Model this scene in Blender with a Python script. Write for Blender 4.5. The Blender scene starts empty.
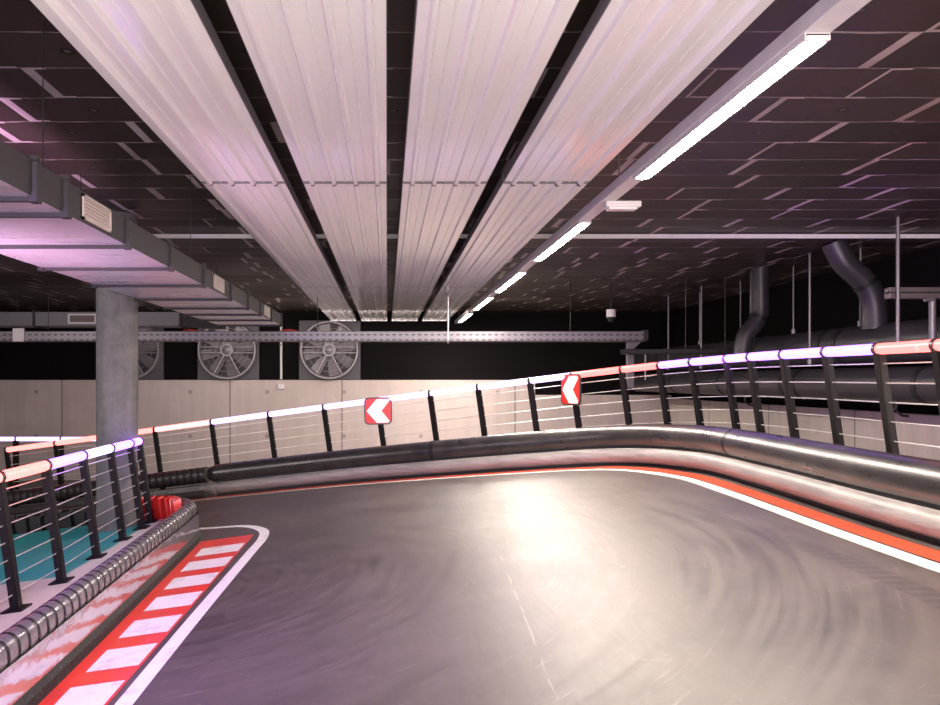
import bpy, bmesh, math, random
from mathutils import Vector, Matrix
random.seed(4)
sc = bpy.context.scene
COL = sc.collection
PI = math.pi
ZO = 2.6            # the camera's height above the lower hall floor

# ------------------------------------------------------------------ helpers
def wloc(o):
    v = Vector((0, 0, 0))
    while o is not None:
        v += o.location
        o = o.parent
    return v

def obj(name, bm, mat, parent=None, smooth=False, kind=None):
    me = bpy.data.meshes.new(name)
    if parent is not None:
        bmesh.ops.translate(bm, verts=bm.verts, vec=-wloc(parent))
    bmesh.ops.recalc_face_normals(bm, faces=bm.faces)
    bm.to_mesh(me); bm.free()
    for m in (mat if isinstance(mat, (list, tuple)) else [mat]):
        me.materials.append(m)
    if smooth:
        for p in me.polygons: p.use_smooth = True
        try: me.set_sharp_from_angle(angle=math.radians(40))
        except Exception: pass
    o = bpy.data.objects.new(name, me)
    COL.objects.link(o)
    o.parent = parent
    if kind: o['kind'] = kind
    return o

def tag(o, label, cat, group=None, kind=None):
    o['label'] = label; o['category'] = cat
    if group: o['group'] = group
    if kind: o['kind'] = kind
    return o

def thing(name, label, cat, loc, group=None, kind=None):
    o = bpy.data.objects.new(name, None)
    o.empty_display_size = .1
    COL.objects.link(o); o.location = loc
    return tag(o, label, cat, group, kind)

def B(): return bmesh.new()

def box(bm, x0, x1, y0, y1, z0, z1, mi=0):
    vs = [bm.verts.new(p) for p in ((x0,y0,z0),(x1,y0,z0),(x1,y1,z0),(x0,y1,z0),(x0,y0,z1),(x1,y0,z1),(x1,y1,z1),(x0,y1,z1))]
    for f in ((0,3,2,1),(4,5,6,7),(0,1,5,4),(1,2,6,5),(2,3,7,6),(3,0,4,7)):
        bm.faces.new([vs[i] for i in f]).material_index = mi
    return bm

def obox(bm, c, ax, ay, az):
    c = Vector(c); ax = Vector(ax); ay = Vector(ay); az = Vector(az)
    vs = [bm.verts.new(c + sx*ax + sy*ay + sz*az) for sz in (-1,1) for sx, sy in ((-1,-1),(1,-1),(1,1),(-1,1))]
    for f in ((0,3,2,1),(4,5,6,7),(0,1,5,4),(1,2,6,5),(2,3,7,6),(3,0,4,7)):
        bm.faces.new([vs[i] for i in f])
    return bm

def bbox(bm, x0, x1, y0, y1, z0, z1, w=.004):
    t = B(); box(t, x0, x1, y0, y1, z0, z1)
    bmesh.ops.bevel(t, geom=t.edges[:], offset=w, segments=2, affect='EDGES', profile=.6)
    merge(bm, t); return bm

def merge(bm, t):
    m = {}
    for v in t.verts: m[v] = bm.verts.new(v.co)
    for f in t.faces:
        bm.faces.new([m[v] for v in f.verts]).material_index = f.material_index
    t.free()

def tube(bm, pts, r, n=10, caps=True):
    pts = [Vector(p) for p in pts]
    rings = []
    ref = None
    for i, p in enumerate(pts):
        t = (pts[min(i+1, len(pts)-1)] - pts[max(i-1, 0)]).normalized()
        if ref is None:
            ref = Vector((0,0,1)) if abs(t.z) < .9 else Vector((1,0,0))
        a = (ref - ref.dot(t)*t).normalized(); b = t.cross(a); ref = a
        rr = r[i] if isinstance(r, (list, tuple)) else r
        rings.append([bm.verts.new(p + rr*(math.cos(2*PI*k/n)*a + math.sin(2*PI*k/n)*b)) for k in range(n)])
    for A, C in zip(rings, rings[1:]):
        for k in range(n):
            bm.faces.new((A[k], A[(k+1)%n], C[(k+1)%n], C[k]))
    if caps:
        bm.faces.new(rings[0][::-1]); bm.faces.new(rings[-1])
    return bm

def lathe_y(bm, cx, cy, cz, prof, n=48, closed=False):
    """rings around an axis along +y; prof = (radius, dy)"""
    rings = []
    for r, dy in prof:
        rings.append([bm.verts.new((cx + r*math.cos(2*PI*k/n), cy+dy, cz + r*math.sin(2*PI*k/n))) for k in range(n)])
    L = list(zip(rings, rings[1:]))
    if closed: L.append((rings[-1], rings[0]))
    for A, C in L:
        for k in range(n):
            bm.faces.new((A[k], A[(k+1)%n], C[(k+1)%n], C[k]))
    if not closed:
        bm.faces.new(rings[0]); bm.faces.new(rings[-1])
    return bm

SL = .14
N = Vector((-.1387, 0, .9903))          # normal of the ramp
def plane(x): return -1.4 + SL*x

def cr(P, step):
    out = []
    for i in range(len(P)-1):
        p0 = P[max(i-1,0)]; p1 = P[i]; p2 = P[i+1]; p3 = P[min(i+2, len(P)-1)]
        n = max(2, int(math.dist(p1, p2)/step))
        for k in range(n):
            t = k/n
            out.append(tuple(.5*((2*b)+(c-a)*t+(2*a-5*b+4*c-d)*t*t+(3*b-a-3*c+d)*t**3) for a, b, c, d in zip(p0, p1, p2, p3)))
    out.append(P[-1])
    return out

def even(P, step):
    S = [0]
    for a, b in zip(P, P[1:]): S.append(S[-1] + math.dist(a, b))
    n = max(2, round(S[-1]/step)); out = []; j = 0
    for k in range(n+1):
        s = S[-1]*k/n
        while j < len(S)-2 and S[j+1] < s: j += 1
        t = (s - S[j])/max(1e-9, S[j+1]-S[j])
        out.append(tuple(a+(b-a)*t for a, b in zip(P[j], P[j+1])))
    return out

def normals(P, sgn):
    o = []
    for i in range(len(P)):
        a = P[max(i-1,0)]; b = P[min(i+1, len(P)-1)]
        tx, ty = b[0]-a[0], b[1]-a[1]; l = math.hypot(tx, ty)
        o.append((ty/l*sgn, -tx/l*sgn))
    return o

def offset(P, d, sgn=1):
    return [(p[0]+n[0]*d, p[1]+n[1]*d) for p, n in zip(P, normals(P, sgn))]

def sweep(bm, P, prof, sgn=1, closed=False, scale=None, centre=None, caps=True, nrm=None):
    """profile (d outward from the track, h above the ramp) along path P"""
    nr = nrm or normals(P, sgn); rings = []
    for i, (p, n) in enumerate(zip(P, nr)):
        s = scale[i] if scale else 1
        ring = []
        for d, h in prof:
            if centre: d = centre[0] + (d-centre[0])*s; h = centre[1] + (h-centre[1])*s
            x = p[0] + n[0]*d; y = p[1] + n[1]*d
            ring.append(bm.verts.new(Vector((x, y, plane(x))) + N*h))
        rings.append(ring)
    m = len(prof)
    for A, C in zip(rings, rings[1:]):
        for k in range(m if closed else m-1):
            bm.faces.new((A[k], A[(k+1)%m], C[(k+1)%m], C[k]))
    if closed and caps:
        bm.faces.new(rings[0][::-1]); bm.faces.new(rings[-1])
    return bm

# ------------------------------------------------------------------ node helpers
class G:
    def __init__(s, name):
        s.m = bpy.data.materials.new(name); s.m.use_nodes = True
        s.nt = s.m.node_tree; s.b = s.nt.nodes['Principled BSDF']
        s.tc = s.nt.nodes.new('ShaderNodeTexCoord'); s.o = s.tc.outputs['Object']
        s._sep = None
    def put(s, inp, v):
        if v is None: return
        if isinstance(v, bpy.types.NodeSocket): s.nt.links.new(v, inp)
        else: inp.default_value = v
    def math(s, op, a, b=None, c=None):
        n = s.nt.nodes.new('ShaderNodeMath'); n.operation = op
        s.put(n.inputs[0], a); s.put(n.inputs[1], b); s.put(n.inputs[2], c)
        return n.outputs[0]
    def add(s, a, b): return s.math('ADD', a, b)
    def sub(s, a, b): return s.math('SUBTRACT', a, b)
    def mul(s, a, b): return s.math('MULTIPLY', a, b)
    def lt(s, a, b): return s.math('LESS_THAN', a, b)
    def gt(s, a, b): return s.math('GREATER_THAN', a, b)
    def xyz(s):
        if not s._sep:
            n = s.nt.nodes.new('ShaderNodeSeparateXYZ'); s.nt.links.new(s.o, n.inputs[0]); s._sep = n.outputs
        return s._sep
    def vec(s, x, y, z):
        n = s.nt.nodes.new('ShaderNodeCombineXYZ')
        for i, v in enumerate((x, y, z)): s.put(n.inputs[i], v)
        return n.outputs[0]
    def scl(s, v, k):
        n = s.nt.nodes.new('ShaderNodeMapping'); s.nt.links.new(v, n.inputs[0]); n.inputs['Scale'].default_value = k
        return n.outputs[0]
    def noise(s, scale=5, detail=4, rough=.6, vec=None, dist=0):
        n = s.nt.nodes.new('ShaderNodeTexNoise'); s.nt.links.new(vec or s.o, n.inputs['Vector'])
        n.inputs['Scale'].default_value = scale; n.inputs['Detail'].default_value = detail
        n.inputs['Roughness'].default_value = rough; n.inputs['Distortion'].default_value = dist
        return n.outputs['Fac']
    def white(s, v):
        n = s.nt.nodes.new('ShaderNodeTexWhiteNoise'); n.noise_dimensions = '1D'; s.nt.links.new(v, n.inputs['W'])
        return n.outputs['Value']
    def ramp(s, f, a, b, lo=0., hi=1.):
        n = s.nt.nodes.new('ShaderNodeMapRange'); n.clamp = True
        s.put(n.inputs[0], f); s.put(n.inputs[1], a); s.put(n.inputs[2], b); s.put(n.inputs[3], lo); s.put(n.inputs[4], hi)
        return n.outputs[0]
    def mix(s, f, a, b):
        n = s.nt.nodes.new('ShaderNodeMix'); n.data_type = 'RGBA'
        s.put(n.inputs[0], f)
        for i, v in ((6, a), (7, b)):
            s.put(n.inputs[i], v if isinstance(v, bpy.types.NodeSocket) else (*v, 1))
        return n.outputs[2]
    def set(s, color=None, rough=None, metal=None, spec=None, bump=None, bd=.01, bs=.4, coat=None):
        if color is not None: s.put(s.b.inputs['Base Color'], color if isinstance(color, bpy.types.NodeSocket) else (*color, 1))
        s.put(s.b.inputs['Roughness'], rough); s.put(s.b.inputs['Metallic'], metal)
        s.put(s.b.inputs['Specular IOR Level'], spec); s.put(s.b.inputs['Coat Weight'], coat)
        if bump is not None:
            n = s.nt.nodes.new('ShaderNodeBump'); s.nt.links.new(bump, n.inputs['Height'])
            n.inputs['Distance'].default_value = bd; n.inputs['Strength'].default_value = bs
            s.nt.links.new(n.outputs[0], s.b.inputs['Normal'])
        return s.m

def simple(name, c, rough=.5, metal=0., var=.12, scale=6., spec=.5, bump=0.):
    g = G(name); n = g.noise(scale, 5, .65)
    c2 = tuple(max(0, v*(1-var*2)) for v in c); c1 = tuple(v*(1+var) for v in c)
    g.set(g.mix(n, c2, c1), g.ramp(n, .3, .7, max(.02, rough-.07), rough+.07), metal, spec,
          bump=n if bump else None, bd=bump or .01)
    return g.m

def glow(name, c, e, strength):
    g = G(name); n = g.noise(3, 2)
    g.set(g.mix(n, tuple(.92*v for v in c), c), .35)
    g.b.inputs['Emission Color'].default_value = (*e, 1); g.b.inputs['Emission Strength'].default_value = strength
    return g.m

M = {}
# track floor: dark worn sealed asphalt, glossy, with scuffs that follow the corner
g = G('track surface'); x, y, z = g.xyz()
dx = g.add(x, 1.6); dy = g.sub(y, 6.0)
r = g.math('SQRT', g.add(g.mul(dx, dx), g.mul(dy, dy)))
ang = g.math('ARCTAN2', dy, dx)
pol = g.vec(g.mul(r, 14.), g.mul(ang, 2.2), 0.)
n1 = g.noise(1.0, 6, .7, pol, .4)
n2 = g.noise(.9, 6, .65)
n3 = g.noise(2.6, 8, .75, g.scl(g.o, (3., .5, 1.)), 1.8)
pol2 = g.vec(g.mul(r, 26.), g.mul(ang, 3.), 3.)
scr = g.ramp(g.noise(1.1, 3, .6, pol2, 1.6), .64, .76)
scr2 = g.ramp(g.noise(3.2, 2, .5, g.scl(g.o, (1.6, 4., 1.)), 3.5), .66, .74)
scr2 = g.mul(scr2, g.ramp(n2, .45, .6))
c = g.mix(g.ramp(n1, .26, .78), (.022, .017, .016), (.088, .072, .064))
c = g.mix(g.ramp(n2, .40, .62, 0, .7), c, (.092, .076, .067))
c = g.mix(g.mul(g.add(g.mul(scr, .5), g.mul(scr2, .55)), .75), c, (.25, .215, .195))
seam = g.mul(g.lt(g.math('ABSOLUTE', g.sub(x, g.add(.50, g.add(g.mul(y, .054), g.mul(g.noise(2.5, 3), .035))))), .005), g.lt(y, 5.9))
c = g.mix(g.mul(seam, g.ramp(g.noise(4, 2), .4, .6, .0, .3)), c, (.34, .29, .26))
# dark tread print of a tyre near the outer kerb
xc = g.sub(x, g.sub(2.62, g.mul(g.math('POWER', g.math('ABSOLUTE', g.sub(y, 4.4)), 2.), .05)))
tr = g.mul(g.lt(g.math('ABSOLUTE', xc), .07), g.gt(g.math('FRACT', g.add(g.mul(y, 9.), g.mul(xc, 5.))), .35))
tr = g.mul(tr, g.mul(g.gt(y, 3.0), g.lt(y, 6.2)))
c = g.mix(g.mul(tr, .6), c, (.03, .025, .025))
rg = g.ramp(g.add(g.mul(n1, .6), g.mul(n3, .4)), .3, .7, .40, .60)
M['track'] = g.set(c, rg, 0., .8, bump=g.add(g.mul(n3, .5), g.noise(140, 2)), bd=.0015, bs=.35)

g = G('kerb white paint'); n = g.noise(7, 6, .7); 
M['pwhite'] = g.set(g.mix(g.ramp(n, .52, .74), (.82, .80, .78), (.50, .45, .43)), .38)
g = G('outer white paint'); n = g.noise(7, 6, .7)
M['pwhite2'] = g.set(g.mix(g.ramp(n, .5, .74), (.60, .57, .54), (.40, .36, .34)), .5)
g = G('kerb red paint'); n = g.noise(5, 6, .7)
M['pred'] = g.set(g.mix(g.ramp(n, .5, .75), (.72, .045, .025), (.45, .04, .04)), .34)
g = G('far red paint'); n = g.noise(5, 6, .7)
M['pred2'] = g.set(g.mix(g.ramp(n, .5, .75), (.78, .075, .03), (.55, .05, .03)), .36)
g = G('deck teal paint'); n = g.noise(2.2, 6, .7); x, y, z = g.xyz()
edge = g.math('MAXIMUM', g.ramp(g.add(x, g.mul(g.noise(1.5, 3), .06)), -2.56, -2.53), g.ramp(g.add(y, g.mul(x, .05)), 6.24, 6.21))
M['deck'] = g.set(g.mix(edge, g.mix(n, (.022, .30, .31), (.05, .42, .42)), g.mix(n, (.58, .56, .52), (.74, .68, .62))), .45)

# concrete
def concrete(name, c1, c2, seams, axis=0, holes=True):
    g = G(name); q = g.xyz(); a = q[axis]; z = q[2]
    n = g.noise(1.1, 8, .7); nv = g.noise(2.2, 6, .7, g.scl(g.o, (2.2, 2.2, .18)))
    c = g.mix(g.ramp(g.add(g.mul(n, .5), g.mul(nv, .5)), .32, .68), c1, c2)
    c = g.mix(g.mul(g.ramp(g.noise(9, 4, .8), .62, .75), .35), c, tuple(v*.6 for v in c1))
    msk = None
    for sx in seams:
        k = g.lt(g.math('ABSOLUTE', g.sub(a, sx)), .018)
        msk = k if msk is None else g.math('MAXIMUM', msk, k)
    if msk is not None: c = g.mix(g.mul(msk, .75), c, tuple(v*.3 for v in c1))
    if holes:
        u = g.sub(g.math('FRACT', g.add(g.math('DIVIDE', a, 2.0), .06)), .5); v = g.sub(g.math('FRACT', g.add(g.math('DIVIDE', z, 1.15), .77)), .5)
        d = g.math('SQRT', g.add(g.math('POWER', g.mul(u, 2.0), 2.), g.math('POWER', g.mul(v, 1.15), 2.)))
        c = g.mix(g.mul(g.lt(d, .055), .55), c, tuple(v*.35 for v in c1))
    return g.set(c, .8, bump=n, bd=.01, bs=.3)
M['wall'] = concrete('smooth concrete', (.47, .40, .38), (.61, .525, .49), (-8.45, -4.08, -1.17, 3.33))
M['wallr'] = concrete('side concrete', (.42, .38, .34), (.62, .55, .49), (4., 6.8, 9.6, 12.4, 15.2, 18), 1, False)
g = G('pillar concrete'); n = g.noise(4.5, 8, .75); nv = g.noise(2.2, 6, .7, g.scl(g.o, (4, 4, .5)))
M['pillar'] = g.set(g.mix(g.ramp(g.add(g.mul(n, .6), g.mul(nv, .4)), .33, .66), (.085, .088, .085), (.22, .215, .205)), .75, bump=n, bd=.01)
g = G('dark wall paint'); n = g.noise(.8, 3)
M['dark'] = g.set(g.mix(n, (.003, .0025, .003), (.007, .005, .006)), .8, 0., .1)
g = G('dark lower floor'); n = g.noise(1.5, 5)
M['lower'] = g.set(g.mix(n, (.10, .09, .085), (.20, .18, .17)), .6)

# ceiling: dark boards, taped joints
g = G('ceiling boards'); x, y, z = g.xyz()
wob = g.mul(g.sub(g.noise(2.2, 2), .5), .05)
ry = g.math('DIVIDE', g.add(g.sub(y, 4.14), wob), .48); row = g.math('FLOOR', ry); fy = g.math('FRACT', ry)
w1 = g.white(row)
rx = g.add(g.math('DIVIDE', x, 1.0), g.mul(w1, 7.3)); fx = g.math('FRACT', rx); cell = g.math('FLOOR', rx)
w2 = g.white(g.add(cell, g.mul(row, 17.31)))
w3 = g.white(g.add(g.mul(cell, 3.7), g.mul(row, 5.13)))
ax = g.sub(.5, g.math('ABSOLUTE', g.sub(fx, .5))); ay = g.sub(.5, g.math('ABSOLUTE', g.sub(fy, .5)))
jx = g.mul(g.lt(ax, g.add(.016, g.mul(w2, .022))), g.gt(w2, .12))
jn = g.noise(3., 3)
jy = g.lt(g.mul(ay, .48), g.add(.003, g.mul(g.ramp(jn, .4, .65), .009)))
# the tape of the short joints runs on a little way along the long one
hook = g.mul(g.lt(ay, .05), g.mul(g.lt(g.math('ABSOLUTE', g.sub(fx, g.add(.04, g.mul(w3, .03)))), .06), g.gt(w3, .35)))
j = g.math('MAXIMUM', jx, g.math('MAXIMUM', g.mul(jy, .7), hook))
bc = g.mix(w3, (.024, .015, .014), (.048, .033, .028))
bc = g.mix(g.mul(g.ramp(g.noise(.35, 3), .5, .62), .7), bc, (.042, .031, .022))
ex = g.sub(fx, .5); ey = g.mul(g.sub(fy, .5), .48)
dd = g.math('SQRT', g.add(g.mul(ex, ex), g.mul(ey, ey)))
disc = g.mul(g.lt(dd, .042), g.gt(w2, .3)); ring = g.mul(disc, g.lt(dd, .02))
c = g.mix(disc, bc, (.008, .007, .008)); c = g.mix(ring, c, (.10, .085, .085))
tn = g.ramp(g.noise(2.4, 4), .3, .7)
c = g.mix(g.mul(j, g.ramp(tn, 0, 1, .55, 1.)), c, (.55, .46, .46))
M['ceil'] = g.set(c, g.ramp(w3, 0, 1, .40, .55), 0., .45, bump=g.add(g.noise(60, 3), g.mul(j, .8)), bd=.003, bs=.5)

# metals, plastics
g = G('panel white lacquer'); n = g.noise(1.2, 4, .6, g.scl(g.o, (3., .7, 1.)))
M['panel'] = g.set(g.mix(n, (.80, .77, .78), (.88, .85, .85)), g.ramp(n, .3, .7, .10, .18), .05, .5, bump=g.noise(1.6, 3, .5), bd=.006, bs=.3)
M['panelside'] = simple('panel side grey', (.20, .19, .20), .5)
g = G('galvanised sheet'); n = g.noise(2., 5, .6, g.scl(g.o, (.4, 3.5, 4.)))
M['galv'] = g.set(g.mix(n, (.58, .56, .60), (.74, .71, .75)), g.ramp(n, .3, .7, .24, .36), .6, .5, bump=g.noise(1.2, 3, .5, g.scl(g.o, (.15, 5., 3.))), bd=.012, bs=.45)
g = G('galvanised shaded sheet'); n = g.noise(3., 5)
M['galv2'] = g.set(g.mix(n, (.026, .024, .027), (.046, .042, .046)), .6, 0., .25)  # shaded copy of the duct sheet: side shade put into the colour
M['galvtray'] = None
g = G('perforated tray steel'); x, y, z = g.xyz(); n = g.noise(3, 4)
px = g.sub(g.math('FRACT', g.math('DIVIDE', x, .115)), .5)
pz = g.sub(g.math('FRACT', g.math('DIVIDE', g.sub(z, .70), .09)), .5)
hole = g.mul(g.lt(g.math('ABSOLUTE', px), .26), g.lt(g.math('ABSOLUTE', pz), .16))
M['galvtray'] = g.set(g.mix(hole, g.mix(n, (.17, .16, .18), (.23, .215, .24)), (.05, .04, .05)), .42, g.sub(.6, g.mul(hole, .55)))
M['steel'] = simple('zinc steel', (.19, .18, .19), .45, .5)
M['galv3'] = simple('dull duct sheet', (.15, .145, .16), .45, .4)
M['wire'] = simple('stainless wire', (.80, .76, .74), .35, .55)
M['post'] = simple('black powder coat', (.008, .0065, .007), .5, 0., .12, 6., .2)
M['collar'] = simple('dark collar', (.03, .024, .03), .35)
M['trunk'] = simple('white trunking', (.70, .66, .66), .4)
M['whitebox'] = simple('white plastic', (.78, .75, .74), .4)
M['grille'] = simple('beige grille', (.52, .44, .40), .5)
M['grilled'] = simple('grille gaps', (.16, .13, .12), .6)
M['pipe'] = simple('black pipe', (.035, .032, .040), .40, 0., .2, 3.)
M['clamp'] = simple('black clamp', (.006, .006, .007), .5)
M['fanplate'] = simple('fan plate', (.075, .07, .082), .5, .2)
M['fanrim'] = simple('fan rim', (.28, .265, .28), .45, .4)
M['fanblade'] = simple('fan blade', (.23, .21, .225), .45, .4)
M['fandark'] = simple('fan throat', (.035, .03, .035), .6)
M['redcab'] = simple('red cable', (.55, .05, .03), .5)
M['redsign'] = simple('sign red', (.72, .028, .018), .35, 0., .05)
M['whitesign'] = simple('sign white', (.88, .86, .86), .35, 0., .04)
M['blacksign'] = simple('sign edge', (.03, .025, .03), .4)
M['chan'] = simple('channel steel', (.16, .13, .13), .5, .5)
g = G('black barrier plastic'); n = g.noise(3.5, 6, .7); nl = g.noise(2.5, 5, .7, g.scl(g.o, (1, 1, 6.)))
M['bar'] = g.set(g.mix(g.ramp(n, .4, .75), (.014, .013, .014), (.045, .040, .038)), g.ramp(nl, .35, .7, .26, .40), 0., .8)
g = G('worn board with painted sheen'); n = g.noise(3., 6, .75, g.scl(g.o, (.9, .9, 9.)), .3); x, y, z = g.xyz()
wear_sheen = g.mul(g.ramp(n, .30, .72, .35, 1.), g.ramp(y, 9.8, 6.5, .12, 1.))  # scratch wear, with the pale floor reflection painted in towards the near end
M['barlow'] = g.set(g.mix(wear_sheen, (.050, .046, .045), (.36, .33, .315)), g.ramp(n, .3, .7, .38, .52), 0., .5)
g = G('ribbed strap rubber'); n = g.noise(9, 5)
M['rib'] = g.set(g.mix(n, (.085, .075, .077), (.17, .155, .15)), g.ramp(n, .3, .7, .18, .3), 0.0, .9)
g = G('black ribbed rubber'); n = g.noise(9, 5)
M['ribdark'] = g.set(g.mix(n, (.018, .016, .017), (.045, .04, .04)), g.ramp(n, .3, .7, .3, .45), 0., .5)
M['core'] = simple('tube core', (.008, .007, .008), .55)
g = G('glossy apron sheet'); n = g.noise(1.3, 4, .5); nb = g.noise(2.2, 3, .5, g.scl(g.o, (1, 1.2, 2.2)))
M['sheet'] = g.set(g.mix(n, (.50, .46, .46), (.62, .58, .57)), g.ramp(n, .3, .7, .08, .16), .9, .9, bump=nb, bd=.05, bs=.22)
g = G('studded rubber foot'); n = g.noise(45, 3); 
M['foot'] = g.set(g.mix(g.ramp(n, .55, .7), (.006, .0055, .006), (.05, .047, .047)), .55, 0., .25, bump=n, bd=.01)
g = G('red padding'); n = g.noise(4, 3)
M['redpad'] = g.set(g.mix(n, (.60, .012, .012), (.80, .025, .02)), .28, 0., .8)
M['redbeam'] = simple('red beam paint', (.22, .05, .04), .5)

M['led'] = glow('led diffuser', (1, .97, .92), (1, .87, .76), 265)
def tubeglow(name, e):
    m = max(e); return glow(name, tuple(.12*v/m for v in e), tuple(v/m for v in e), m)
TUBE = {
 's': tubeglow('salmon light tube', (3.6, .58, .52)),
 'r': tubeglow('red light tube', (3.8, .46, .43)),
 'p': tubeglow('pink light tube', (3., .78, .78)),
 'w': tubeglow('white light tube', (1.9, 1.25, 2.8)),
 'v': tubeglow('violet light tube', (2.0, .70, 5.)),
}

# ------------------------------------------------------------------ paths
BASE = [(3.12,-3),(3.12,1),(3.13,3),(3.14,5),(3.2,7),(3.15,8.3),(2.72,9.45),(1.69,10.25),(.57,10.89),(-.676,11.49),(-2.6,12.08),(-5,12.55),(-6.3,12.75)]
OUT = even(cr(BASE, .05), .06)
ISL = [(-1.72,-2.5),(-1.74,1.),(-1.78,4.),(-1.88,6.8),(-1.93,8.1),(-1.99,8.55),(-2.22,8.98),(-2.65,9.3),(-3.3,9.5),(-6.4,9.75)]
ISLP = even(cr(ISL, .05), .03)

# ------------------------------------------------------------------ the setting
bm = B(); box(bm, -11.2, 7.6, -4, 21.2, -ZO-.1, -ZO)
tag(obj('floor', bm, M['lower']), 'dim concrete hall floor below the ramp', 'floor', kind='structure')
bm = B(); box(bm, -11.2, 7.6, -4, 21.2, 1.8, 1.95)
tag(obj('ceiling', bm, M['ceil']), 'dark boarded ceiling with pale taped joints', 'ceiling', kind='structure')
bm = B(); box(bm, -11.2, 3.85, 20.8, 21.1, -ZO, 0); box(bm, 3.85, 7.6, 20.8, 21.1, -ZO, -.39)
tag(obj('wall_back', bm, M['wall']), 'pale cast concrete far wall below the fans', 'wall', kind='structure')
bm = B(); box(bm, -11.2, 3.85, 20.92, 21.1, 0, 1.8); box(bm, 3.85, 7.6, 20.92, 21.1, -.39, 1.8)
tag(obj('wall_back_upper', bm, M['dark']), 'black painted upper band of far wall behind the fans', 'wall', kind='structure')
bm = B(); box(bm, 7.25, 7.6, -4, 20.8, -ZO, -.47)
tag(obj('wall_right', bm, M['wallr']), 'beige concrete lower wall beyond the curved railing', 'wall', kind='structure')
bm = B(); box(bm, 7.4, 7.6, -4, 20.92, -.47, 1.8)
tag(obj('wall_right_upper', bm, M['dark']), 'black upper wall behind the big pipes', 'wall', kind='structure')
bm = B(); box(bm, -11.2, -11, -4, 20.8, -ZO, 1.8)
tag(obj('wall_left', bm, M['dark']), 'dark side wall left of the hall', 'wall', kind='structure')

# ramp
edge = offset(OUT, .85)
pts = [(-6.5,-3),(3.97,-3)] + [p for p in edge[::4] if p[1] > -2.9 and p[0] > -6.5] + [(-6.5, 13.7)]
bm = B()
top = [bm.verts.new((a, b, plane(a))) for a, b in pts]; bot = [bm.verts.new((a, b, -ZO)) for a, b in pts]
bm.faces.new(top); bm.faces.new(bot[::-1])
for i in range(len(pts)):
    k = (i+1) % len(pts); bm.faces.new((bot[i], bot[k], top[k], top[i]))
track = tag(obj('track_floor', bm, M['track']), 'glossy dark worn kart track ramp curving left to right', 'track', kind='structure')

def strip(bm, P, d0, d1, sgn=1, h=.002, mi=0):
    sweep(bm, P, [(d0, h), (d1, h)], sgn)
bm = B(); strip(bm, OUT, -.275, -.175, 1, .003)
o = obj('white_line', bm, M['pwhite2'], track); o['label'] = 'white edge line along the outer barrier'
bm = B(); strip(bm, OUT, -.155, -.03, 1, .003)
o = obj('red_line', bm, M['pred2'], track); o['label'] = 'red edge line beside the outer barrier'
# inner kerb
K = [(-1.28,-1.),(-1.28,2.),(-1.275,5.),(-1.245,7.2),(-1.235,7.95),(-1.32,8.45),(-1.60,8.88),(-2.12,9.12),(-2.7,9.55),(-3.4,9.85),(-5,10.05)]
KP = even(cr(K, .05), .05)
bm = B(); strip(bm, KP, -.05, .05, 1, .003)
o = obj('white_line', bm, M['pwhite'], track); o['label'] = 'white line curving round the island kerb'
bm = B()
def xr(y): return -1.70 - .028*max(0, y-3.) - .012*max(0, y-5)
ys = [-1. + .3*i for i in range(32)]; ys = [q for q in ys if q < 8.25] + [8.25]
for a, b in zip(ys, ys[1:]):
    vs = [bm.verts.new(Vector((qx, qy, plane(qx))) + N*.002) for qx, qy in ((xr(a)-.06, a), (-1.37, a), (-1.37, b), (xr(b)-.06, b))]
    bm.faces.new(vs)
o = obj('kerb_paint', bm, M['pred'], track); o['label'] = 'red painted kerb band beside the island'
y0 = 4.46 - .597*4
k = 0
while y0 + .38 < 8.1:
    bm = B(); a, b = y0, y0+.375
    vs = [bm.verts.new(Vector((qx, qy, plane(qx))) + N*.005) for qx, qy in ((xr(a)+.06, a), (-1.385, a), (-1.385, b), (xr(b)+.06, b))]
    bm.faces.new(vs)
    o = obj('kerb_block', bm, M['pwhite'], track); o['label'] = 'white kerb block'
    y0 += .597

# deck inside the island
inner = [p for p in offset(ISLP, .06, -1)[::6]]
pts = [(-6.4,-2.4)] + inner
bm = B()
top = [bm.verts.new((a, b, plane(a)+.2)) for a, b in pts]; bot = [bm.verts.new((a, b, plane(a)-.02)) for a, b in pts]
bm.faces.new(top); bm.faces.new(bot[::-1])
for i in range(len(pts)):
    k = (i+1) % len(pts); bm.faces.new((bot[i], bot[k], top[k], top[i]))
tag(obj('deck_floor', bm, M['deck']), 'teal painted deck with pale edge strip behind the left railing', 'floor', kind='structure')

# pillar
bm = B(); n = 40
rings = [[bm.verts.new((-2.95+.22*math.cos(2*PI*k/n), 8.75+.22*math.sin(2*PI*k/n), zz)) for k in range(n)] for zz in (-1.63, -.6, .5, 1.8)]
for A, C in zip(rings, rings[1:]):
    for k in range(n): bm.faces.new((A[k], A[(k+1)%n], C[(k+1)%n], C[k]))
bm.faces.new(rings[0]); bm.faces.new(rings[-1])
tag(obj('concrete_pillar', bm, M['pillar'], smooth=True), 'round grey concrete pillar standing behind the left railing', 'pillar', kind='structure')

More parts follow.
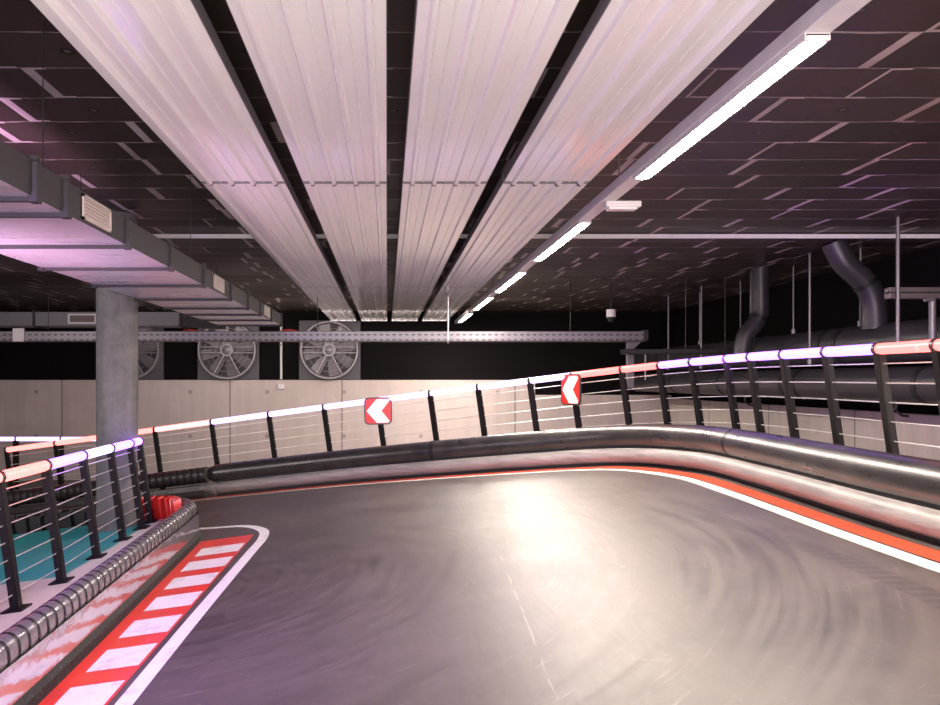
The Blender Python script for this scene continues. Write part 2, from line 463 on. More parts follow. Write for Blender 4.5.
# ------------------------------------------------------------------ barriers
def circ(cx, cy, r, a0, a1, n):
    return [(cx + r*math.cos(math.radians(a0+(a1-a0)*k/n)), cy + r*math.sin(math.radians(a0+(a1-a0)*k/n))) for k in range(n+1)]
iL = min(range(len(OUT)), key=lambda i: abs(OUT[i][0]+2.6) + (9 if OUT[i][1] < 10 else 0))
SM = OUT[:iL+1]; RB = OUT[iL:]
NS = normals(OUT, 1)
th = thing('track_barrier', 'long smooth black plastic barrier around the outside of the bend', 'barrier', (3.2, 5., plane(3.2)))
UP = circ(.15, .335, .135, 0, 360, 20)[:-1]
LOW = [(.05,.035),(.015,.06),(-.012,.10),(-.018,.135),(-.008,.175),(.03,.205),(.09,.21),(.09,.035)]
cuts = [0] + [min(range(len(SM)), key=lambda i: math.dist(SM[i], q)) for q in ((3.12,3.2),(3.18,7.6),(.6,10.87))] + [len(SM)-1]
for a, b in zip(cuts, cuts[1:]):
    bm = B(); sweep(bm, SM[a:b+1], UP, closed=True, nrm=NS[a:b+1])
    obj('upper_tube', bm, M['bar'], th, smooth=True)
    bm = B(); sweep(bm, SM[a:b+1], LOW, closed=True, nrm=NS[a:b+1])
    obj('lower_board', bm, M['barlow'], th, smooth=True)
bm = B(); sweep(bm, SM, [(.06,.0),(.06,.40),(.26,.40),(.26,.0)], closed=True, nrm=NS[:len(SM)])
obj('foot_strip', bm, M['core'], th)
for q in cuts[1:-1]:
    bm = B(); sweep(bm, SM[q-1:q+1], circ(.15, .335, .138, 0, 360, 20)[:-1], closed=True, nrm=NS[q-1:q+1])
    obj('joint_band', bm, M['core'], th, smooth=True)
# rounded end cap of the lower board at its left end
e = SM[-1]; n_ = NS[iL]; t_ = (-n_[1], n_[0])
bm = B()
tube(bm, [Vector((e[0]+t_[0]*s+n_[0]*.035, e[1]+t_[1]*s+n_[1]*.035, plane(e[0]))) + N*.125 for s in (-.02, .05, .10, .22)], [.088, .088, .060, .055], 16)
obj('end_cap', bm, M['barlow'], th, smooth=True)
bm = B()
tube(bm, [Vector((e[0]+t_[0]*s+n_[0]*.15, e[1]+t_[1]*s+n_[1]*.15, plane(e[0]))) + N*.335 for s in (-.02, .05, .12)], [.134, .125, .10], 16)
obj('end_cap', bm, M['bar'], th, smooth=True)

def ribbed(name, P, sgn, ctr, rad, mat, parent, pitch=.115, duty=.80, prof=None):
    prof = prof or circ(ctr[0], ctr[1], rad, 0, 360, 18)[:-1]
    L = sum(math.dist(a, b) for a, b in zip(P, P[1:])); nrib = max(3, round(L/pitch))
    Q = []; S = []
    def at(s):
        acc = 0
        for a, b in zip(P, P[1:]):
            d = math.dist(a, b)
            if acc + d >= s: t = (s-acc)/d; return tuple(u+(v-u)*t for u, v in zip(a, b))
            acc += d
        return P[-1]
    for k in range(nrib):
        for f, s in ((0., .94), (.05, .985), (.15, 1.0), (.45, 1.005), (duty-.12, 1.0), (duty-.03, .985), (duty+.02, .94)):
            Q.append(at((k+f)*L/nrib)); S.append(s)
    E = even(P, .02); nr = normals(E, sgn)
    nn = []; j = 0
    for q in Q:
        while j < len(E)-1 and math.dist(E[j+1], q) < math.dist(E[j], q): j += 1
        nn.append(nr[j])
    bm = B(); sweep(bm, Q, prof, sgn, True, S, ctr, nrm=nn)
    bm.normal_update()
    ns = len(prof); fl_ = list(bm.faces)
    for i in range(len(Q)-1):
        dark = min(S[i], S[i+1]) < .95
        if dark:
            for k in range(ns): fl_[i*ns+k].material_index = 1
    return obj(name, bm, [mat, M['core']], parent, smooth=True)

# ribbed run further left
th = thing('track_barrier', 'black ribbed barrier left of the smooth barrier, along the far railing', 'barrier', (-4.4, 12.4, plane(-4.4)))
RB2 = even(RB[3:], .05)
ribbed('ribbed_tube', RB2, 1, (.20, .33), .125, M['ribdark'], th)
bm = B(); sweep(bm, RB2, [(.03,.0),(.01,.05),(0,.12),(.02,.19),(.2,.19),(.2,0)], 1, True)
obj('lower_board', bm, M['ribdark'], th)

# island barrier
iN = min(range(len(ISLP)), key=lambda i: math.dist(ISLP[i], (-3.05, 9.42)))
iB = min(range(len(ISLP)), key=lambda i: math.dist(ISLP[i], (-3.25, 9.49)))
th = thing('track_barrier', 'black ribbed island barrier with a mirror-like apron beside the kerb', 'barrier', (-1.9, 6., plane(-1.9)))
i0 = min(range(len(ISLP)), key=lambda i: abs(ISLP[i][1]-.5))
FR = ISLP[i0:]
RPF = [(.012,.275),(.004,.30),(.004,.335)] + circ(.070, .340, .066, 180, 30, 9) + [(.145,.345),(.145,.275)]
ribbed('ribbed_tube', FR, -1, (.075, .335), .105, M['rib'], th, .12, .82, RPF)
bm = B(); sweep(bm, FR, [(-.004,.277),(-.005,.24),(-.005,.20),(-.005,.14),(-.001,.10),(.02,.085)], -1)
o = obj('apron_sheet', bm, M['sheet'], th, smooth=True); o['label'] = 'shiny bowed apron sheet reflecting the kerb'
bm = B(); sweep(bm, FR, [(-.012,.0),(-.004,.05),(.02,.095),(.10,.10),(.10,0)], -1, True)
obj('rubber_foot', bm, M['foot'], th)
bm = B(); sweep(bm, FR, [(.05,.09),(.05,.30),(.10,.30),(.10,.09)], -1, True)
obj('inner_core', bm, M['core'], th)
# lining facing the deck: red pads round the nose, black further on
iS = min(range(len(ISLP)), key=lambda i: math.dist(ISLP[i], (-1.98, 8.5)))
def pads(P, name, mat, dep, h1):
    sm = even(P, .02); L = len(sm); per = 9
    S = [1. if (i % per) < per-2 else .55 for i in range(L)]
    bm = B(); sweep(bm, sm, [(.15,.14),(.20+dep,.16),(.205+dep,.30),(.20+dep,h1-.02),(.15,h1)], -1, True, S, (.15,.3))
    return obj(name, bm, mat, th, smooth=True)
o = pads(ISLP[iS:iB], 'lining', M['redpad'], .03, .45); o['label'] = 'red padded inner lining at the nose'
o = pads(ISLP[iB:], 'lining', M['core'], .03, .40); o['label'] = 'black padded inner lining'

# ------------------------------------------------------------------ railings
def frame(P, i):
    a = P[max(i-1,0)]; b = P[min(i+1, len(P)-1)]
    t = Vector((b[0]-a[0], b[1]-a[1], SL*(b[0]-a[0]))).normalized()
    return t, N.cross(t).normalized()

def railing(th, posts, colours, H, base, wires, r=.041, pw=(.036, .030), collar=True, plate=False, up=N, zf=plane):
    """posts: list of (x, y); colours: one letter per span; extra spans off both ends allowed"""
    P3 = [Vector((a, b, zf(a) + base)) for a, b in posts]
    n = len(P3)
    for i, p in enumerate(P3):
        t = (P3[min(i+1, n-1)] - P3[max(i-1, 0)]).normalized(); s = up.cross(t).normalized()
        bm = B(); obox(bm, p + up*((H-base)/2 - .02), t*pw[0], s*pw[1], up*((H-base)/2 - .01))
        bmesh.ops.bevel(bm, geom=bm.edges[:], offset=.006, segments=2, affect='EDGES')
        po = obj('post', bm, M['post'], th)
        if collar:
            bm = B(); q = p + up*(H-base)
            tube(bm, [q - t*.017, q + t*.017], r*1.18, 18)
            obj('collar', bm, M['collar'], po, smooth=True)
        if plate:
            bm = B(); obox(bm, p + up*.006, t*.085, s*.07, up*.006)
            obj('base_plate', bm, M['post'], po)
    for i in range(n-1):
        a = P3[i] + up*(H-base); b = P3[i+1] + up*(H-base)
        d = (b-a).normalized()
        bm = B(); tube(bm, [a + d*.004, b - d*.004], r, 16)
        o = obj('light_tube', bm, TUBE[colours[i]], th, smooth=True)
        o['label'] = {'s': 'salmon glowing tube', 'r': 'red glowing tube', 'p': 'pink glowing tube', 'w': 'white glowing tube', 'v': 'violet glowing tube'}[colours[i]]
    for k in range(wires):
        h = (H-base)*(.12 + .78*k/(wires-1))
        bm = B(); tube(bm, [p + up*h for p in P3], .0048, 6)
        obj('wire', bm, M['wire'], th, smooth=True)

# outer railing, from the right foreground round to the left
RP = [(3.74,1.0),(3.74,1.75),(3.745,2.5),(3.75,3.22),(3.76,3.92),(3.77,4.6),(3.78,5.27),(3.79,5.92),(3.82,6.68),(3.82,7.40),(3.81,8.05),(3.75,8.47),(3.60,9.05),(3.40,9.53),(3.08,9.98),(2.56,10.42),(2.07,10.74),(1.42,11.14),(.77,11.48),(.01,11.88),(-.81,12.20),(-1.69,12.48),(-2.64,12.73),(-3.6,12.93),(-4.48,13.09),(-5.33,13.23),(-6.2,13.36)]
RC = 'vvvrrrrvvvvvvrrwwwwwwwpsss' 
th = thing('guard_railing', 'black railing with glowing handrail tubes around the outside of the bend', 'railing', (3.4, 9.5, plane(3.4)))
railing(th, RP, RC, 1.11, 0., 7)
# left railing on the deck
LP = [(-2.46,3.2),(-2.48,3.95),(-2.49,4.66),(-2.5,5.4),(-2.5,6.15),(-2.55,7.03),(-2.58,7.82),(-2.58,8.42),(-2.60,8.8)]
th = thing('guard_railing', 'black railing with glowing pink and violet tubes on the teal deck', 'railing', (-2.52, 6.2, plane(-2.52)+.2))
railing(th, LP, 'ssssvwvv', 1.10, .2, 7, plate=True)
# level railing in the back
th = thing('guard_railing', 'level black railing with white tube behind the pillar, near the far wall', 'railing', (-7., 16., -2.35))
railing(th, [(-9.2,16),(-8.35,16),(-7.42,16),(-6.52,16),(-5.55,16)], 'wwww', 1.42, 0., 6, pw=(.055, .03), up=Vector((0,0,1)), zf=lambda a: -ZO)

# ------------------------------------------------------------------ chevron signs
def rrect(w, h, r, n=6):
    P = []
    for cx, cy, a in ((w-r, h-r, 0), (-w+r, h-r, 90), (-w+r, -h+r, 180), (w-r, -h+r, 270)):
        for k in range(n+1):
            q = math.radians(a + 90*k/n); P.append((cx + r*math.cos(q), cy + r*math.sin(q)))
    return P
def sign(label, c, yaw, tilt=0.0):
    c = Vector(c); X = Vector((math.cos(yaw), math.sin(yaw), 0)); F_ = Vector((math.sin(yaw), -math.cos(yaw), 0)); Z = Vector((0,0,1))
    X = (X*math.cos(tilt) + Z*math.sin(tilt)); Z = F_.cross(X)*-1 if F_.cross(X).z < 0 else F_.cross(X)
    th = thing('chevron_sign', label, 'sign', c)
    def slab(P, d0, d1):
        bm = B()
        A = [bm.verts.new(c + X*u + Z*v + F_*d0) for u, v in P]; C = [bm.verts.new(c + X*u + Z*v + F_*d1) for u, v in P]
        bm.faces.new(A); bm.faces.new(C[::-1])
        for i in range(len(P)):
            k = (i+1) % len(P); bm.faces.new((A[i], A[k], C[k], C[i]))
        return bm
    obj('border', slab(rrect(.205, .20, .07), 0, .02), M['blacksign'], th)
    obj('sign_panel', slab(rrect(.188, .183, .062), .019, .024), M['redsign'], th)
    ch = [(-.172, .0), (-.02, .176), (.15, .176), (.172, .15), (.055, .0), (.172, -.15), (.15, -.176), (-.02, -.176)]
    obj('chevron', slab(ch, .023, .028), M['whitesign'], th)
sign('red square sign with white chevron pointing left, on the middle of the far railing', (-.13, 11.78, -.455), math.radians(-6), .02)
sign('narrow angled red sign with white chevron at the start of the railing bend', (2.385, 10.33, -.125), math.radians(-67), 0.0)

# ------------------------------------------------------------------ ceiling panels
PX = [(-1.409, -.778), (-.635, -.004), (.122, .758), (.888, 1.531)]
LAB = ['leftmost white ribbed ceiling panel run, nearest the square air duct', 'second white ribbed ceiling panel run from the air duct',
       'third white ribbed ceiling panel run from the air duct', 'rightmost white ribbed ceiling panel run, beside the bright tube lights']
def pprof(x0, x1):
    w = x1-x0; P = [(x0, 1.56), (x0, 1.5)]
    for k, f in enumerate((.11, .37, .63, .89)):
        c = x0 + w*f
        P += [(c-.021, 1.5), (c-.011, 1.474), (c+.011, 1.474), (c+.021, 1.5)]
        if k < 3:
            m = c + w*.13; P += [(m-.004, 1.5), (m-.002, 1.493), (m+.002, 1.493), (m+.004, 1.5)]
    return P + [(x1, 1.5), (x1, 1.56)]
for (a, b), lab in zip(PX, LAB):
    th = thing('ceiling_panel', lab, 'ceiling panel', ((a+b)/2, 10., 1.5), 'radiant ceiling panel runs')
    P = pprof(a, b)
    for q0, q1 in ((-.75, 6.05), (6.09, 12.88), (12.92, 19.95)):
        bm = B()
        ny = 8
        R_ = [[bm.verts.new((px, q0+(q1-q0)*i/ny, pz)) for px, pz in P] for i in range(ny+1)]
        for A, C in zip(R_, R_[1:]):
            for k in range(len(P)-1):
                f = bm.faces.new((A[k], A[k+1], C[k+1], C[k]))
        s = obj('panel_section', bm, [M['panel']], th)
        for qe in (q0, q1):                                     # pressed end seam
            bm = B(); box(bm, a+.003, b-.003, qe-.012, qe+.012, 1.496, 1.54)
            obj('end_seam', bm, M['panelside'], s)
        bm = B(); box(bm, b-.002, b+.004, q0, q1, 1.502, 1.575); box(bm, a-.004, a+.002, q0, q1, 1.502, 1.575)
        obj('side_upstand', bm, M['panelside'], s)
    bm = B(); box(bm, a-.005, b+.005, 19.95, 20.0, 1.47, 1.575)
    obj('end_flange', bm, M['panel'], th)
    for q in (3., 9.4, 16.):
        for px in (a+.08, b-.08):
            bm = B(); tube(bm, [(px, q, 1.5), (px, q, 1.8)], .004, 6)
            obj('hanger', bm, M['panelside'], th)
# ceiling conduit crossing
bm = B(); bbox(bm, -10.9, 7.2, 9.78, 9.83, 1.735, 1.785)
tag(obj('ceiling_rail', bm, M['trunk']), 'thin pale rail crossing the whole ceiling above the panels', 'rail')

# ------------------------------------------------------------------ LED line
X0, X1 = 1.74, 1.856
th = thing('light_trunking', 'long white trunking that carries the row of tube lights', 'light trunking', (1.8, 9, 1.46))
bm = B(); bbox(bm, X0, X1, -.8, 20.6, 1.452, 1.53, .006); obj('channel', bm, M['trunk'], th)
for q in (2.5, 6.2, 10.1, 13.5, 17., 20.):
    bm = B(); tube(bm, [(1.798, q, 1.52), (1.798, q, 1.8)], .006, 8); obj('hanger', bm, M['steel'], th)
LL = ['nearest and longest-looking lit tube light at the upper right', 'second lit tube light, just past the white sensor box', 'third lit tube light of the row along the trunking',
      'fourth lit tube light of the row along the trunking', 'farthest lit tube light, above the cable tray']
for (a, b), lab in zip(((3.34,5.66),(7.25,9.54),(10.6,12.95),(13.85,16.2),(17.2,19.6)), LL):
    t = thing('tube_light', lab, 'light', (1.8, (a+b)/2, 1.45), 'lit tube lights of the ceiling row')
    bm = B(); bbox(bm, X0+.004, X1-.004, a, b, 1.436, 1.4515, .004); box(bm, X0+.004, X0+.012, a, b, 1.420, 1.44); box(bm, X1-.012, X1-.004, a, b, 1.420, 1.44); obj('housing', bm, M['trunk'], t)
    bm = B(); n = 8
    R_ = [[bm.verts.new((1.798 + .048*math.cos(PI + PI*k/n), q, 1.437 + .024*math.sin(PI + PI*k/n))) for k in range(n+1)] for q in (a+.02, b-.02)]
    for k in range(n): bm.faces.new((R_[0][k], R_[0][k+1], R_[1][k+1], R_[1][k]))
    bm.faces.new(R_[0]); bm.faces.new(R_[1][::-1])
    obj('diffuser', bm, M['led'], t, smooth=True)
    for q in (a, b-.02):
        bm = B(); bbox(bm, X0+.006, X1-.006, q, q+.02, 1.418, 1.45, .004); obj('end_cap', bm, M['trunk'], t)
th = thing('sensor_box', 'small white box sticking out from the light trunking', 'sensor', (1.92, 6.53, 1.43))
bm = B(); bbox(bm, 1.775, 2.06, 6.47, 6.59, 1.405, 1.4515, .008); obj('housing', bm, M['whitebox'], th)
bm = B(); bbox(bm, 1.80, 2.03, 6.485, 6.575, 1.385, 1.406, .006); obj('cover', bm, M['whitebox'], th)

# ------------------------------------------------------------------ ducts
DX0, DX1, DZ0, DZ1 = -2.70, -1.70, .88, 1.055
th = thing('air_duct', 'large square metal air duct running away above the pillar', 'duct', (-2.2, 6., .88))
fl = [-.6, .6, 1.75, 2.85, 3.85, 4.22, 5.22, 6.27, 7.40, 8.66, 9.75, 10.7, 11.7, 12.8]
for a, b in zip(fl, fl[1:]):
    bm = B(); box(bm, DX0, DX1, a+.004, b-.004, DZ0, DZ1)
    bm.normal_update()
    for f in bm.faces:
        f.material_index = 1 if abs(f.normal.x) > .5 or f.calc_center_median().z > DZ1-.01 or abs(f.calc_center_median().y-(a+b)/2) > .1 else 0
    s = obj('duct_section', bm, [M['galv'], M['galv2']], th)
for q in fl:
    bm = B(); e_ = .022
    box(bm, DX0-e_, DX1+e_, q-.018, q+.018, DZ0-e_, DZ0+.004); box(bm, DX0-e_, DX1+e_, q-.018, q+.018, DZ1-.004, DZ1+e_)
    box(bm, DX0-e_, DX0+.004, q-.018, q+.018, DZ0, DZ1); box(bm, DX1-.004, DX1+e_, q-.018, q+.018, DZ0, DZ1)
    f = obj('flange', bm, M['galv2'], th)
    for sx in (DX0-.005, DX1+.005):
        bm = B(); sz = DZ0-.005; box(bm, sx-.022, sx+.022, q-.03, q+.03, sz-.022, sz+.022)
        obj('corner_clip', bm, M['galv2'], f)
def grille_x(a, b, z0, z1, x, parent):
    bm = B(); box(bm, x-.002, x+.014, a, b, z0, z0+.014); box(bm, x-.002, x+.014, a, b, z1-.014, z1)
    box(bm, x-.002, x+.014, a, a+.02, z0, z1); box(bm, x-.002, x+.014, b-.02, b, z0, z1)
    f = obj('vent_frame', bm, M['grille'], parent)
    bm = B(); box(bm, x-.002, x+.004, a, b, z0, z1)
    for k in range(6):
        zz = z0+.02+(z1-z0-.04)*k/5; box(bm, x, x+.011, a+.01, b-.01, zz-.005, zz+.004)
    obj('vent_slats', bm, M['grille'], f)
for a, b in ((4.45, 4.90), (7.82, 8.30), (11.05, 11.55)): grille_x(a, b, DZ0+.018, DZ1-.018, DX1, th)
for q in (1.2, 4.0, 7., 10., 12.6):
    for sx in (DX0+.02, DX1-.02):
        bm = B(); tube(bm, [(sx, q, DZ1-.01), (sx, q, 1.8)], .003, 6)
        obj('hanger', bm, M['clamp'], th)

th = thing('air_duct', 'grey air duct crossing left to right behind the pillar', 'duct', (-6., 15.6, 1.04))
fl = [-10.9, -9.5, -8.2, -6.75, -5.2, -3.95]
for a, b in zip(fl, fl[1:]):
    bm = B(); box(bm, a+.004, b-.004, 15.3, 15.95, 1.04, 1.30)
    obj('duct_section', bm, M['galv3'], th)
for q in fl[1:]:
    bm = B(); box(bm, q-.02, q+.02, 15.27, 15.98, 1.015, 1.325); obj('flange', bm, M['galv2'], th)
# tapering end towards the big duct
bm = B()
A = [(-3.95,15.3,1.04),(-3.95,15.95,1.04),(-3.95,15.95,1.30),(-3.95,15.3,1.30)]; C = [(-3.2,15.35,1.00),(-3.2,15.9,1.00),(-3.2,15.9,1.10),(-3.2,15.35,1.10)]
va = [bm.verts.new(p) for p in A]; vc = [bm.verts.new(p) for p in C]
bm.faces.new(va[::-1]); bm.faces.new(vc)
for k in range(4): bm.faces.new((va[k], va[(k+1)%4], vc[(k+1)%4], vc[k]))
obj('reducer', bm, M['galv2'], th)
bm = B(); box(bm, -6.1, -5.55, 15.286, 15.30, 1.075, 1.265); f = obj('vent_frame', bm, M['trunk'], th)
bm = B(); box(bm, -6.06, -5.59, 15.276, 15.288, 1.105, 1.235); obj('vent_slats', bm, M['grilled'], f)
bm = B()
tube(bm, [(-7.2, 15.6, 1.29), (-7.2, 15.6, 1.8)], .006, 6)
obj('hanger', bm, M['galv2'], th)

# ------------------------------------------------------------------ cable trays
def tray(th, x0, x1, y0, y1, z0, z1, mat):
    bm = B(); t = .008
    box(bm, x0, x1, y0, y0+t, z0, z1); box(bm, x0, x1, y1-t, y1, z0, z1); box(bm, x0, x1, y0, y1, z0, z0+t)
    box(bm, x0, x1, y0, y0+.025, z1-t, z1); box(bm, x0, x1, y1-.025, y1, z1-t, z1)
    return obj('channel', bm, mat, th)
th = thing('cable_tray', 'long perforated metal cable tray crossing in front of the fans', 'cable tray', (-2., 14.5, .70))
tray(th, -10.9, 4.68, 14.4, 14.75, .70, .88, M['galvtray'])
for q in (-9., -6.1, -3.6, -1.25, 1.10, 3.3):
    bm = B(); tube(bm, [(q, 14.41, .66), (q, 14.41, 1.8)], .012 if q == 1.10 else .006, 8)
    obj('hanger', bm, M['clamp'] if q != 1.10 else M['whitebox'], th)
for q in (-6.62,):
    bm = B(); bbox(bm, q-.1, q+.1, 14.36, 14.402, .69, .93); obj('joint_plate', bm, M['trunk'], th)
bm = B(); bbox(bm, 4.62, 4.70, 14.38, 14.77, .71, .90); obj('end_plate', bm, M['galv2'], th)
# drop bracket
th = thing('tray_post', 'short steel post dropping from the right end of the cable tray', 'bracket', (4.42, 14.55, .2))
bm = B(); bbox(bm, 4.36, 4.48, 14.5, 14.6, -.15, .70); obj('post', bm, M['steel'], th)
bm = B(); vs = [bm.verts.new(p) for p in ((4.48,14.53,.70),(4.62,14.53,.70),(4.48,14.53,.56),(4.48,14.57,.70),(4.62,14.57,.70),(4.48,14.57,.56))]
for f in ((0,1,2),(5,4,3),(0,3,4,1),(1,4,5,2),(2,5,3,0)): bm.faces.new([vs[i] for i in f])
obj('gusset', bm, M['steel'], th)
th = thing('cable_tray', 'short dim cable tray below the right end of the long tray', 'cable tray', (4.9, 14.2, .46))
tray(th, 4.20, 6.1, 14.1, 14.4, .46, .55, M['galv2'])
for q in (4.56,):
    bm = B(); tube(bm, [(q, 14.12, .0), (q, 14.12, .47)], .018, 8); obj('leg', bm, M['steel'], th)
for q in (5.3, 6.0):
    bm = B(); tube(bm, [(q, 14.2, .47), (q, 14.2, 1.8)], .005, 6); obj('hanger', bm, M['chan'], th)
def cable(label, a, b):
    bm = B(); tube(bm, [(a, 14.5, .86), (a+.06, 14.52, .89), ((a+b)/2, 14.5, .90), (b-.05, 14.52, .88), (b, 14.5, .85)], .028, 10)
    tag(obj('red_cable', bm, M['redcab'], smooth=True), label, 'cable')
cable('short red cable on the tray under the end of the large duct', -1.93, -1.60)
cable('short red cable on the tray near the crossing duct', -3.72, -3.40)

# ------------------------------------------------------------------ fans
FL = ['wall fan partly hidden behind the round pillar', 'wall fan below the end of the large air duct', 'wall fan under the far end of the leftmost ceiling panels']
for cx, lab in zip((-6.62, -4.13, -1.49), FL):
    cz = .775; cy = 20.78
    th = thing('wall_fan', lab, 'fan', (cx, 20.9, 0.0), 'large round fans on the far wall')
    bm = B(); bbox(bm, cx-.80, cx+.80, 20.80, 20.915, .01, 1.55, .01); obj('back_plate', bm, M['fanplate'], th)
    bm = B(); lathe_y(bm, cx, cy, cz, [(.70, .015), (.70, .005), (.05, .005), (.05, .015)], 56); obj('throat', bm, M['fandark'], th)
    bm = B(); lathe_y(bm, cx, cy, cz, [(.69, .02), (.69, -.16), (.71, -.19), (.745, -.19), (.76, -.16), (.76, .02)], 64, True)
    obj('rim', bm, M['fanrim'], th, smooth=True)
    bm = B(); lathe_y(bm, cx, cy, cz, [(.155, .0), (.155, -.13), (.13, -.17), (.05, -.19), (.03, -.20)], 32)
    hub = obj('hub', bm, M['fanblade'], th, smooth=True)
    bm = B(); lathe_y(bm, cx, cy, cz, [(.13, -.165), (.165, -.165), (.165, -.185), (.13, -.185)], 32, True); obj('ring', bm, M['fanrim'], hub, smooth=True)
    bm = B(); lathe_y(bm, cx, cy, cz, [(.05, -.18), (.05, -.205), (.02, -.215)], 20); obj('cap', bm, M['fanrim'], hub, smooth=True)
    for k in range(8):
        a0 = 2*PI*k/8 + .2; bm = B(); G_ = []
        for i in range(5):
            rr = .15 + .53*i/4; w = .17 + .10*i/4; row = []
            for j in range(4):
                ph = a0 + (j/3-.5)*w/rr*1.1; row.append(bm.verts.new((cx+rr*math.cos(ph), cy-.03-.07*(j/3), cz+rr*math.sin(ph))))
            G_.append(row)
        for A, C in zip(G_, G_[1:]):
            for j in range(3): bm.faces.new((A[j], A[j+1], C[j+1], C[j]))
        obj('blade', bm, M['fanblade'], th, smooth=True)
    for ang in (0, 180, 62, 118, 242, 298):
        u = Vector((math.cos(math.radians(ang)), 0, math.sin(math.radians(ang)))); s = Vector((-u.z, 0, u.x))
        c0 = Vector((cx, cy-.15, cz))
        bm = B()
        if ang in (0, 180):
            for sg in (-1, 1): obox(bm, c0 + u*.42 + s*.075*sg, u*.275, s*.010, Vector((0,.012,0)))
        else: obox(bm, c0 + u*.42, u*.275, s*.016, Vector((0,.012,0)))
        obj('strut', bm, M['fanrim'], th)
    bm = B()
    for rr in (.28, .42, .56): lathe_y(bm, cx, cy-.165, cz, [(rr-.004, -.004), (rr+.004, -.004), (rr+.004, .004), (rr-.004, .004)], 48, True)
    obj('guard_rings', bm, M['fanblade'], th)
th = thing('wall_pipe', 'thin pale vertical pipe on the dark wall between two fans', 'pipe', (-2.76, 20.86, 0))
bm = B(); tube(bm, [(-2.76, 20.86, .02), (-2.76, 20.86, 1.75)], .032, 10); obj('pipe', bm, M['whitebox'], th, smooth=True)
bm = B(); bbox(bm, -2.80, -2.72, 20.82, 20.93, .9, .93); obj('clip', bm, M['steel'], th)
bm = B(); bbox(bm, -2.83, -2.66, 20.74, 20.80, -.24, -.10, .01)
tag(obj('socket_box', bm, M['whitebox']), 'small white socket box on the concrete wall under the thin pipe', 'socket')
# hanging loudspeaker
th = thing('ceiling_speaker', 'small white cylinder hanging from ceiling near the far right corner', 'speaker', (4.2, 15., 1.18))
bm = B(); tube(bm, [(4.2, 15., 1.18), (4.2, 15., 1.32)], .085, 20); obj('body', bm, M['whitebox'], th, smooth=True)
bm = B(); tube(bm, [(4.2, 15., 1.31), (4.2, 15., 1.8)], .012, 8); obj('stem', bm, M['clamp'], th)
bm = B(); tube(bm, [(4.2, 15., 1.10), (4.2, 15., 1.182)], [.05, .075], 20); obj('nozzle', bm, M['clamp'], th, smooth=True)

# ------------------------------------------------------------------ big pipes on the right
def bigpipe(label, xx, zz, rr, y0, y1, bands, hooks=()):
    th = thing('ventilation_pipe', label, 'pipe', (xx, (y0+y1)/2, zz-rr))
    bm = B(); tube(bm, [(xx, y0, zz), (xx, (y0+y1)/2, zz), (xx, y1, zz)], rr, 36); obj('pipe', bm, M['pipe'], th, smooth=True)
    for q in bands:
        bm = B(); tube(bm, [(xx, q-.04, zz), (xx, q+.04, zz)], rr*1.05, 36); obj('clamp_band', bm, M['clamp'], th, smooth=True)
    for q in hooks:
        bm = B(); tube(bm, [(xx-.12, q, zz-rr+.03), (xx-.14, q, zz-rr-.08), (xx-.06, q, zz-rr-.15), (xx+.02, q, zz-rr-.16)], .018, 8)
        obj('hook', bm, M['clamp'], th, smooth=True)
bigpipe('thick black ventilation pipe, upper of the two beyond the right railing', 6.45, .47, .265, 1.5, 20.4, (5.0, 8.05, 11.1, 11.5, 13.5, 16., 18.4))
bigpipe('thick black ventilation pipe, lower of the two beyond the right railing', 6.40, -.06, .225, 1.5, 20.4, (4.3, 6.3, 7.05, 9.4, 12.2, 12.6, 15., 17.5), (8.0, 9.85, 14.))
def bent(label, pts, rr):
    th = thing('drop_pipe', label, 'pipe', pts[0])
    P = cr([tuple(p) for p in pts], .05)
    bm = B(); tube(bm, P, rr, 20); obj('pipe', bm, M['pipe'], th, smooth=True)
    d = Vector(P[len(P)//2]); d2 = Vector(P[len(P)//2+1]) - d
    bm = B(); tube(bm, [d, d + d2.normalized()*.06], rr*1.08, 20); obj('collar', bm, M['clamp'], th, smooth=True)
bent('bent black pipe dropping to the upper big pipe, farther of two', [(6.02,12.9,1.80),(6.02,12.9,1.5),(6.02,12.9,1.1),(5.95,12.9,.92),(5.78,12.9,.70),(5.72,12.9,.38)], .135)
bent('bent black pipe dropping to the upper big pipe, nearer of two', [(5.80,10.4,1.80),(5.95,10.4,1.52),(6.2,10.4,1.28),(6.32,10.4,1.05),(6.34,10.4,.85),(6.34,10.4,.66)], .15)
ROD = [(6.45,16.5,.735),(6.45,14.6,.735),(6.45,12.7,.735),(6.45,10.9,.735),(6.05,17.2,.22),(6.05,15.4,.22),(6.05,13.3,.22),(6.05,11.45,.22)]
RL = ['thin hanger rod holding the upper big pipe, farthest of four', 'thin hanger rod holding the upper big pipe, beyond the straight drop pipe', 'thin hanger rod holding the upper big pipe, between the two drop pipes', 'thin hanger rod holding the upper big pipe, at the nearer drop pipe',
      'thin ceiling rod in front of the big pipes, beside the small dim tray', 'thin ceiling rod in front of the big pipes, second from the dim tray', 'thin ceiling rod just left of the farther drop pipe', 'thin ceiling rod between the drop pipes, ending at the violet handrail']
for (a, b, c_), lab in zip(ROD, RL):
    th = thing('hanger_rod', lab, 'rod', (a, b, c_), 'hanger rods at the big pipes')
    bm = B(); tube(bm, [(a, b, c_), (a, b, 1.8)], .013 if a > 6.2 else .017, 8); obj('rod', bm, M['steel'], th, smooth=True)
    bm = B(); tube(bm, [(a, b, c_), (a, b, c_+.07)], .036, 8); obj('nut', bm, M['steel'], th)
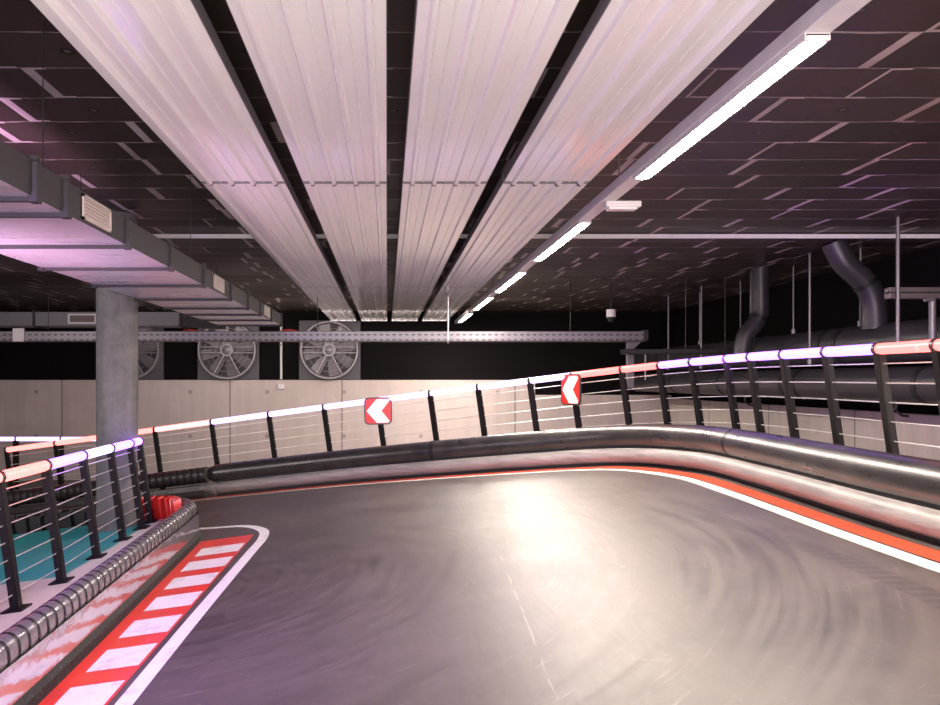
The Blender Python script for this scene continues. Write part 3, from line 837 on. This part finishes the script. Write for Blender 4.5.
# channel on rods at the right edge of view
th = thing('steel_channel', 'dark red-lit steel channel hung on rods at the right edge', 'channel', (6.3, 8.92, .93))
bm = B(); bbox(bm, 5.575, 7.2, 8.87, 8.97, .905, 1.03, .008); obj('channel', bm, M['chan'], th)
bm = B(); box(bm, 5.56, 7.2, 8.85, 8.99, .965, .975); obj('lip', bm, M['clamp'], th)
bm = B(); tube(bm, [(5.645, 8.84, .37), (5.645, 8.84, 1.8)], .020, 10); obj('rod', bm, M['steel'], th, smooth=True)
bm = B(); tube(bm, [(6.08, 8.92, .40), (6.08, 8.92, .91)], .036, 10); obj('rod', bm, M['steel'], th, smooth=True)
bm = B(); tube(bm, [(5.98, 8.90, .895), (6.08, 8.90, .90)], .025, 10); obj('bolt', bm, M['steel'], th)

# ------------------------------------------------------------------ light
def area(name, loc, target, size, energy, col):
    l = bpy.data.lights.new(name, 'AREA'); l.shape = 'RECTANGLE'; l.size, l.size_y = size; l.energy = energy; l.color = col
    o = bpy.data.objects.new(name, l); COL.objects.link(o); o.location = loc
    o.rotation_euler = (Vector(target) - Vector(loc)).to_track_quat('-Z', 'Y').to_euler(); return o
area('hall fill', (.5, -3.2, .6), (.3, 9, .4), (6, 2), 330, (1, .90, .84))  # soft fill added behind the camera for unseen hall lighting
area('panel fill', (.2, -2.2, -1.1), (.1, 6., 1.6), (3, 1.), 430, (1, .92, .87))  # fill added low behind the camera to brighten the panel undersides
area('violet wash', (-3.6, 1.0, .3), (.5, 7, -.4), (1.2, .6), 60, (.45, .22, 1))
area('violet duct fill', (-3.3, 4.3, -1.1), (-2.6, 5.4, .9), (.8, 1.2), 26, (1, .58, .95)).data.spread = math.radians(55)  # added fill that tints the duct underside; no fixture stands here
area('violet floor fill', (-1.5, 1.5, 1.3), (-.6, 5.2, -1.5), (.35, .35), 38, (.45, .18, 1)).data.spread = math.radians(70)  # added fill that throws violet onto the floor
area('violet rail fill', (3.95, 7.3, .22), (6.2, 8.2, .55), (2.6, .06), 26, (.45, .14, 1))  # unseen fill added at the rail, carries the tube violet onto the pipes
area('red rail fill', (3.95, 4.4, .22), (6.2, 5.2, .6), (2.2, .06), 22, (1, .10, .10))  # unseen red fill added beside the handrail tubes
area('violet bend fill', (2.9, 10.6, .1), (4.6, 12.5, .9), (1.2, .06), 10, (.6, .15, 1))  # added violet boost to the tubes at the bend, no strip modelled
area('left hall fill', (-8, 6., 1.6), (-7, 12, -1), (2, 5), 260, (1, .86, .84))  # wide fill for unseen lamps to the left
area('far hall fill', (-1., 17.2, 1.35), (-1., 21, -1.2), (9, .5), 110, (1, .86, .80))  # unseen fill over the far wall
area('right hall fill', (5.2, 6.5, 1.7), (7.2, 8.5, -1.3), (.5, 7), 150, (1, .88, .80))  # unseen fill over the right wall

w = bpy.data.worlds.new('World'); sc.world = w; w.use_nodes = True
w.node_tree.nodes['Background'].inputs[0].default_value = (1, .90, .90, 1)
w.node_tree.nodes['Background'].inputs[1].default_value = .25

# ------------------------------------------------------------------ camera
cam = bpy.data.cameras.new('Camera'); co = bpy.data.objects.new('Camera', cam); COL.objects.link(co)
co.rotation_euler = (PI/2, 0, 0)
cam.sensor_width = 36; cam.lens = 800*36/940
cam.shift_x = (470-387)/940; cam.shift_y = (380-352.5)/940
cam.clip_start = .05
sc.camera = co

for o in list(COL.objects):
    if o.parent is None: o.location.z += ZO
sc.view_settings.view_transform = 'Standard'
sc.view_settings.exposure = .3
sc.cycles.use_denoising = True
sc.cycles.max_bounces = 8
sc.cycles.sample_clamp_indirect = 6
